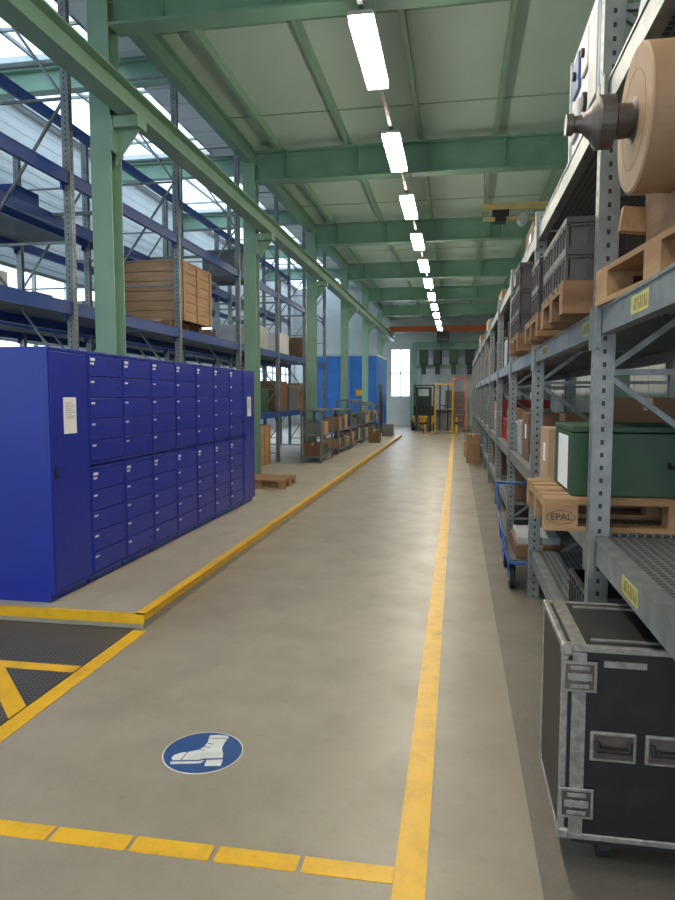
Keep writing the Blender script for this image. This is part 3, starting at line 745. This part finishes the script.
cname = {'card': 'brown cardboard box', 'card2': 'pale brown cardboard box', 'card3': 'dark brown cardboard box', 'white': 'white box', 'greyl': 'light grey box', 'red': 'red plastic crate', 'grey': 'grey plastic crate', 'green': 'dark green plastic crate'}
for (b, l, k, off, L, H, Wd) in fill:
    y0 = RY[b] + .05 + off; z = LV[l]
    if y0 + L > RY[b+1] - .05: L = RY[b+1] - .05 - y0
    lb = '%s on the %s shelf in the %s bay of the grey rack' % (cname[k], SH[l], ORD[b])
    if k in ('red', 'grey', 'green'):
        make_crate(lb, (.66 + Wd/2, y0 + L/2, z), L, Wd, H, {'red': 'red', 'grey': 'grey', 'green': 'dgreen'}[k])
    else:
        carton(lb, .66, .66 + Wd, y0, y0 + L, z, H, k, lab=(k[:4] == 'card'))
carton('brown carton standing on the floor against the far grey rack', .24, .56, 16.4, 16.9, .002, .68, 'card')
carton('small pale carton on the floor beyond the tall brown carton', .2, .54, 18.1, 18.6, .002, .4, 'card2')

# ---------------------------------------------------------------- left rack contents
LD = 2.58
make_pallet('wooden pallet under the planked crate on the left rack', loc=(-4.58, 10.18, LD), group='wooden pallets')
wood_crate('large planked wooden crate on the left rack above the lockers', -5.08, -4.02, 9.58, 10.78, LD + PZ, .86, 6)
nmd = {'card': 'brown carton', 'card2': 'pale brown carton', 'card3': 'dark brown carton', 'white': 'white carton', 'greyl': 'light grey box', 'cyanblue': 'bright blue box', 'rackblue': 'dark blue box', 'dgreen': 'dark green box', 'red': 'red box', 'midgrey': 'mid grey box', 'plank': 'wooden box'}
LF = [(3, 1, 'greyl', 1.4, .9, .5), (3, 0, 'card3', .3, .9, .6), (3, 0, 'dgreen', 1.4, .9, .5), (4, 1, 'white', .4, 1.0, .5), (4, 0, 'card3', .2, 1.0, .7), (4, 0, 'midgrey', 1.4, .9, .6), (5, 0, 'plank', .3, 1.2, .7), (5, 1, 'card3', .3, 1.0, .6), (2, 0, 'card3', 1.4, .9, .7), (3, 2, 'midgrey', .5, 1.1, .5)]
LL = [1.25, 2.58, 3.91, 5.2]; SN = ['lower', 'second', 'third', 'top']
for i, (b, l, k, off, L, H) in enumerate(LF):
    y0 = LYS[b] + .06 + off
    carton('%s on the %s shelf in the %s bay of the front left rack' % (nmd[k], SN[l], ORD[b]), -4.9, -4.1, y0, y0 + L, LL[l], H, k, lab=False)
RFL = [(0, 1, 'white', .9, .45, .5), (0, 1, 'cyanblue', 1.4, .35, .3), (0, 1, 'greyl', 1.85, .35, .55), (0, 1, 'rackblue', 2.25, .35, .3), (0, 2, 'greyl', 1.2, .5, .45), (0, 2, 'white', 1.9, .6, .5), (1, 1, 'greyl', .1, .4, .5), (1, 1, 'white', .6, .4, .55), (1, 1, 'cyanblue', 1.1, .35, .25), (1, 1, 'midgrey', 1.55, .4, .4), (1, 2, 'white', .3, .6, .5), (1, 2, 'rackblue', 1.2, .5, .35), (2, 1, 'white', .4, .6, .5), (4, 1, 'card3', .5, 1.1, .6), (3, 1, 'white', .7, 1.1, .5), (5, 1, 'greyl', .6, 1.2, .6), (1, 0, 'white', .5, .8, .5), (0, 0, 'card2', 1.4, .8, .6)]
for i, (b, l, k, off, L, H) in enumerate(RFL):
    y0 = LYS[b] + .06 + off
    carton('%s on the %s shelf in the %s bay of the rear left rack' % (nmd[k], SN[l], ORD[b]), -6.0, -5.5, y0, y0 + L, LL[l], H, k, lab=False)
yp = thing('yellow_board', 'yellow-orange board standing on the left rack just past the lockers', 'board', (-4.98, 15.6, 1.25))
obj('board', MB().box(-.02, .02, -.5, .5, 0, 1.0), 'yorange', yp); obj('board_frame', MB().box(-.03, .03, -.54, -.5, 0, 1.04).box(-.03, .03, .5, .54, 0, 1.04).box(-.03, .03, -.5, .5, 1.0, 1.04), 'myellow', yp)

# ---------------------------------------------------------------- platform beyond the lockers
make_pallet('small light wooden pallet lying on the platform just past the lockers', loc=(-3.15, 10.9, .1), rz=HP, dark=False, s=.72)
wood_crate('plank crate on the ground level of the left rack past the lockers', -4.9, -4.1, 12.5, 13.5, .1, .75, 5, 'woodd')
wood_crate('pale plank crate on the ground level of the left rack beyond the dark one', -4.9, -4.1, 13.7, 14.6, .1, .85, 5, 'plank')
def shelving(label, y0, y1, h, x0=-3.43, x1=-2.95, lv=(.15, .62), mat='midgrey'):
    t = thing('shelving_unit', label, 'shelving', (x0, y0, .1), 0, 'low shelving units beyond the lockers')
    X = x1 - x0; Y = y1 - y0
    for x in (0, X - .04):
        for y in (0, Y - .04): obj('post', MB().box(x, x + .04, y, y + .04, 0, h), mat, t)
    for z in lv: obj('shelf', MB().box(.0, X, .045, Y - .045, z - .03, z), mat, t)
    obj('top_rail', MB().box(0, X, .045, Y - .045, h - .04, h), mat, t)
    return t
cols = ['card3', 'midgrey', 'card', 'dgreen', 'greyl', 'card3', 'midgrey', 'rackblue', 'card2', 'plank']
SP = [(14.7, 16.1), (17.0, 19.0), (19.2, 21.2), (22.0, 24.0), (24.2, 26.2)]
lvn = ['bottom', 'middle']; ci = 0
for u, (a, b) in enumerate(SP):
    hh = (1.2, 1.15, 1.4, 1.3, 1.2)[u]
    shelving('low grey shelving unit full of boxes beyond the lockers, %s from the lockers' % ORD[u], a, b, hh)
    for j, z in enumerate((.15, .62)):
        y = a + .08; k = 0
        while y < b - .35 and k < 4:
            L = .3 + random.random() * .22
            if y + L > b - .06: break
            H = .22 + random.random() * .16
            Xd = .28 + random.random() * .14
            carton('%s, %s along the %s shelf of the %s low shelving unit' % (nmd[cols[ci % 10]], ORD[k], lvn[j], ORD[u]), -2.98 - Xd, -2.98, y, y + L, .1 + z, H, cols[ci % 10], lab=False)
            y += L + .06; k += 1; ci += 3 if random.random() < .6 else 1
GF = [(-2.6, 21.5, .35, .45, .4, 'card3'), (-2.55, 25.2, .4, .5, .45, 'midgrey')]
for i, (x, y, wx, wyy, h, k) in enumerate(GF):
    carton('%s on the platform floor beside the low shelving, %s along the kerb' % (nmd[k], ORD[i]), x - wx/2, x + wx/2, y, y + wyy, .1, h, k, lab=False)
t = thing('sign_post', 'thin post with small yellow plate between low shelving units', 'sign post', (-3.1, 21.6, .1))
obj('pole', MB().cyl((0, 0, .02), (0, 0, 1.75), .02, 10), 'midgrey', t); obj('base', MB().cyl((0, 0, 0), (0, 0, .02), .15, 20), 'ink', t); obj('plate', MB().box(-.1, .1, -.03, -.02, 1.5, 1.7), 'myellow', t)

# ---------------------------------------------------------------- far end
be = thing('blue_enclosure', 'large bright blue panelled enclosure at the far left', 'enclosure', (-6.2, 27.2, 0))
m = MB(); BW = 3.0
for k in range(6): m.box(k * .5 + .01, k * .5 + .49, -.03, 0, 0, 3.2)
m.box(0, BW, 0, .06, 0, 3.2); m.box(BW - .06, BW, .06, 4, 0, 3.2); m.box(0, .06, .06, 4, 0, 3.2)
obj('wall_panels', m, 'cyanblue', be)
obj('top_rail', MB().box(-.02, BW + .02, -.05, .08, 3.2, 3.28).box(BW - .08, BW + .02, .08, 4, 3.2, 3.28), 'greyl', be)
obj('side_opening', MB().box(BW, BW + .01, 1.0, 2.2, 0, 2.1), 'ink', be)
fk = thing('forklift', 'black and yellow forklift parked at the far end of the aisle', 'forklift', (-1.5, 31.2, 0))
obj('chassis', MB().box(-.5, .5, .1, 1.9, .2, .7), 'myellow', fk, bevel=.05)
obj('counterweight', MB().box(-.5, .5, 1.45, 2.15, .25, 1.1), 'ink', fk, bevel=.06)
obj('dashboard', MB().box(-.42, .42, .15, .45, .7, 1.15), 'ink', fk, bevel=.04)
obj('seat', MB().box(-.22, .22, .85, 1.25, .7, .95).box(-.22, .22, 1.18, 1.28, .95, 1.4), 'ink', fk, bevel=.03)
g = MB()
for x in (-.45, .45): g.bar((x, .3, .7), (x, .55, 2.1), .06); g.bar((x, 1.8, 1.05), (x, 1.7, 2.1), .06); g.bar((x, .55, 2.1), (x, 1.72, 2.1), .06)
for k in range(5): g.bar((-.45, .6 + k * .26, 2.1), (.45, .6 + k * .26, 2.1), .04)
obj('overhead_guard', g, 'ink', fk)
g = MB()
for x in (-.3, .3): g.box(x - .06, x + .06, -.1, .05, .08, 2.0)
for z in (.3, 1.2, 1.92): g.box(-.3, .3, -.08, .0, z, z + .08)
obj('mast', g, 'ink', fk)
for s in (-.28, .16): obj('fork_arm', MB().box(s, s + .12, -1.1, -.1, .05, .09).box(s, s + .12, -.15, -.1, .05, .6), 'steel', fk)
for x in (-.55, .43):
    for y, r in ((.35, .27), (1.65, .23)): obj('wheel', MB().cyl((x, y, r), (x + .14, y, r), r, 20), 'rubber', fk)
st = thing('pallet_stacker', 'tall yellow pallet stacker frame standing at the aisle end', 'stacker', (-.55, 29.6, 0))
obj('mast_frame', MB().box(-.40, -.34, 0, .12, .06, 2.15).box(.34, .40, 0, .12, .06, 2.15).box(-.34, .34, 0, .1, 2.08, 2.15), 'myellow', st)
obj('lift_carriage', MB().box(-.33, .33, 0.02, .1, .9, .98).box(-.2, -.14, .03, .1, .1, 2.07).box(.14, .2, .03, .1, .1, 2.07), 'ink', st)
obj('body', MB().box(-.36, .36, .13, .6, .1, 1.05), 'midgrey', st, bevel=.04)
obj('support_leg', MB().box(-.40, -.28, -.95, 0, .05, .12), 'myellow', st); obj('support_leg', MB().box(.28, .40, -.95, 0, .05, .12), 'myellow', st)
obj('tiller', MB().tube([(0, .6, .6), (0, .85, 1.15)], .02).bar((-.15, .86, 1.17), (.15, .86, 1.17), .04), 'ink', st)
for x in (-.34, .34):
    for y in (-.85, .4): obj('wheel', MB().cyl((x - .04, y, .05), (x + .04, y, .05), .05, 14), 'rubber', st)
op = thing('step_platform', 'orange wheeled step ladder at aisle end beside the grey rack', 'step ladder', (.12, 31.0, 0))
m = MB()
for x in (-.28, .28): m.bar((x, -.5, .05), (x, .35, 1.8), .08); m.bar((x, .6, .05), (x, .5, 2.45), .08); m.bar((x, -.3, .95), (x, .5, 2.4), .05)
m.bar((-.28, .5, 2.42), (.28, .5, 2.42), .08)
obj('side_frame', m, 'orange', op)
m = MB()
for k in range(7): m.box(-.28, .28, -.45 + k * .115, -.25 + k * .115, .25 + k * .24, .28 + k * .24)
obj('steps', m, 'orange', op)
obj('platform_deck', MB().box(-.3, .3, .25, .62, 1.8, 1.84), 'greyl', op)
for x in (-.28, .28): obj('wheel', MB().cyl((x - .03, .6, .06), (x + .03, .6, .06), .06, 14), 'rubber', op)
for i, x in enumerate((-1.3, .0)):
    bo = thing('bollard', ['yellow safety bollard left of the stacker', 'yellow safety bollard right of the stacker'][i], 'bollard', (x, 29.0, 0))
    obj('post', MB().cyl((0, 0, 0), (0, 0, .7), .05, 14), 'myellow', bo); obj('foot', MB().cyl((0, 0, 0), (0, 0, .015), .1, 14), 'ink', bo); obj('band', MB().cyl((0, 0, .4), (0, 0, .5), .0515, 14), 'ink', bo)
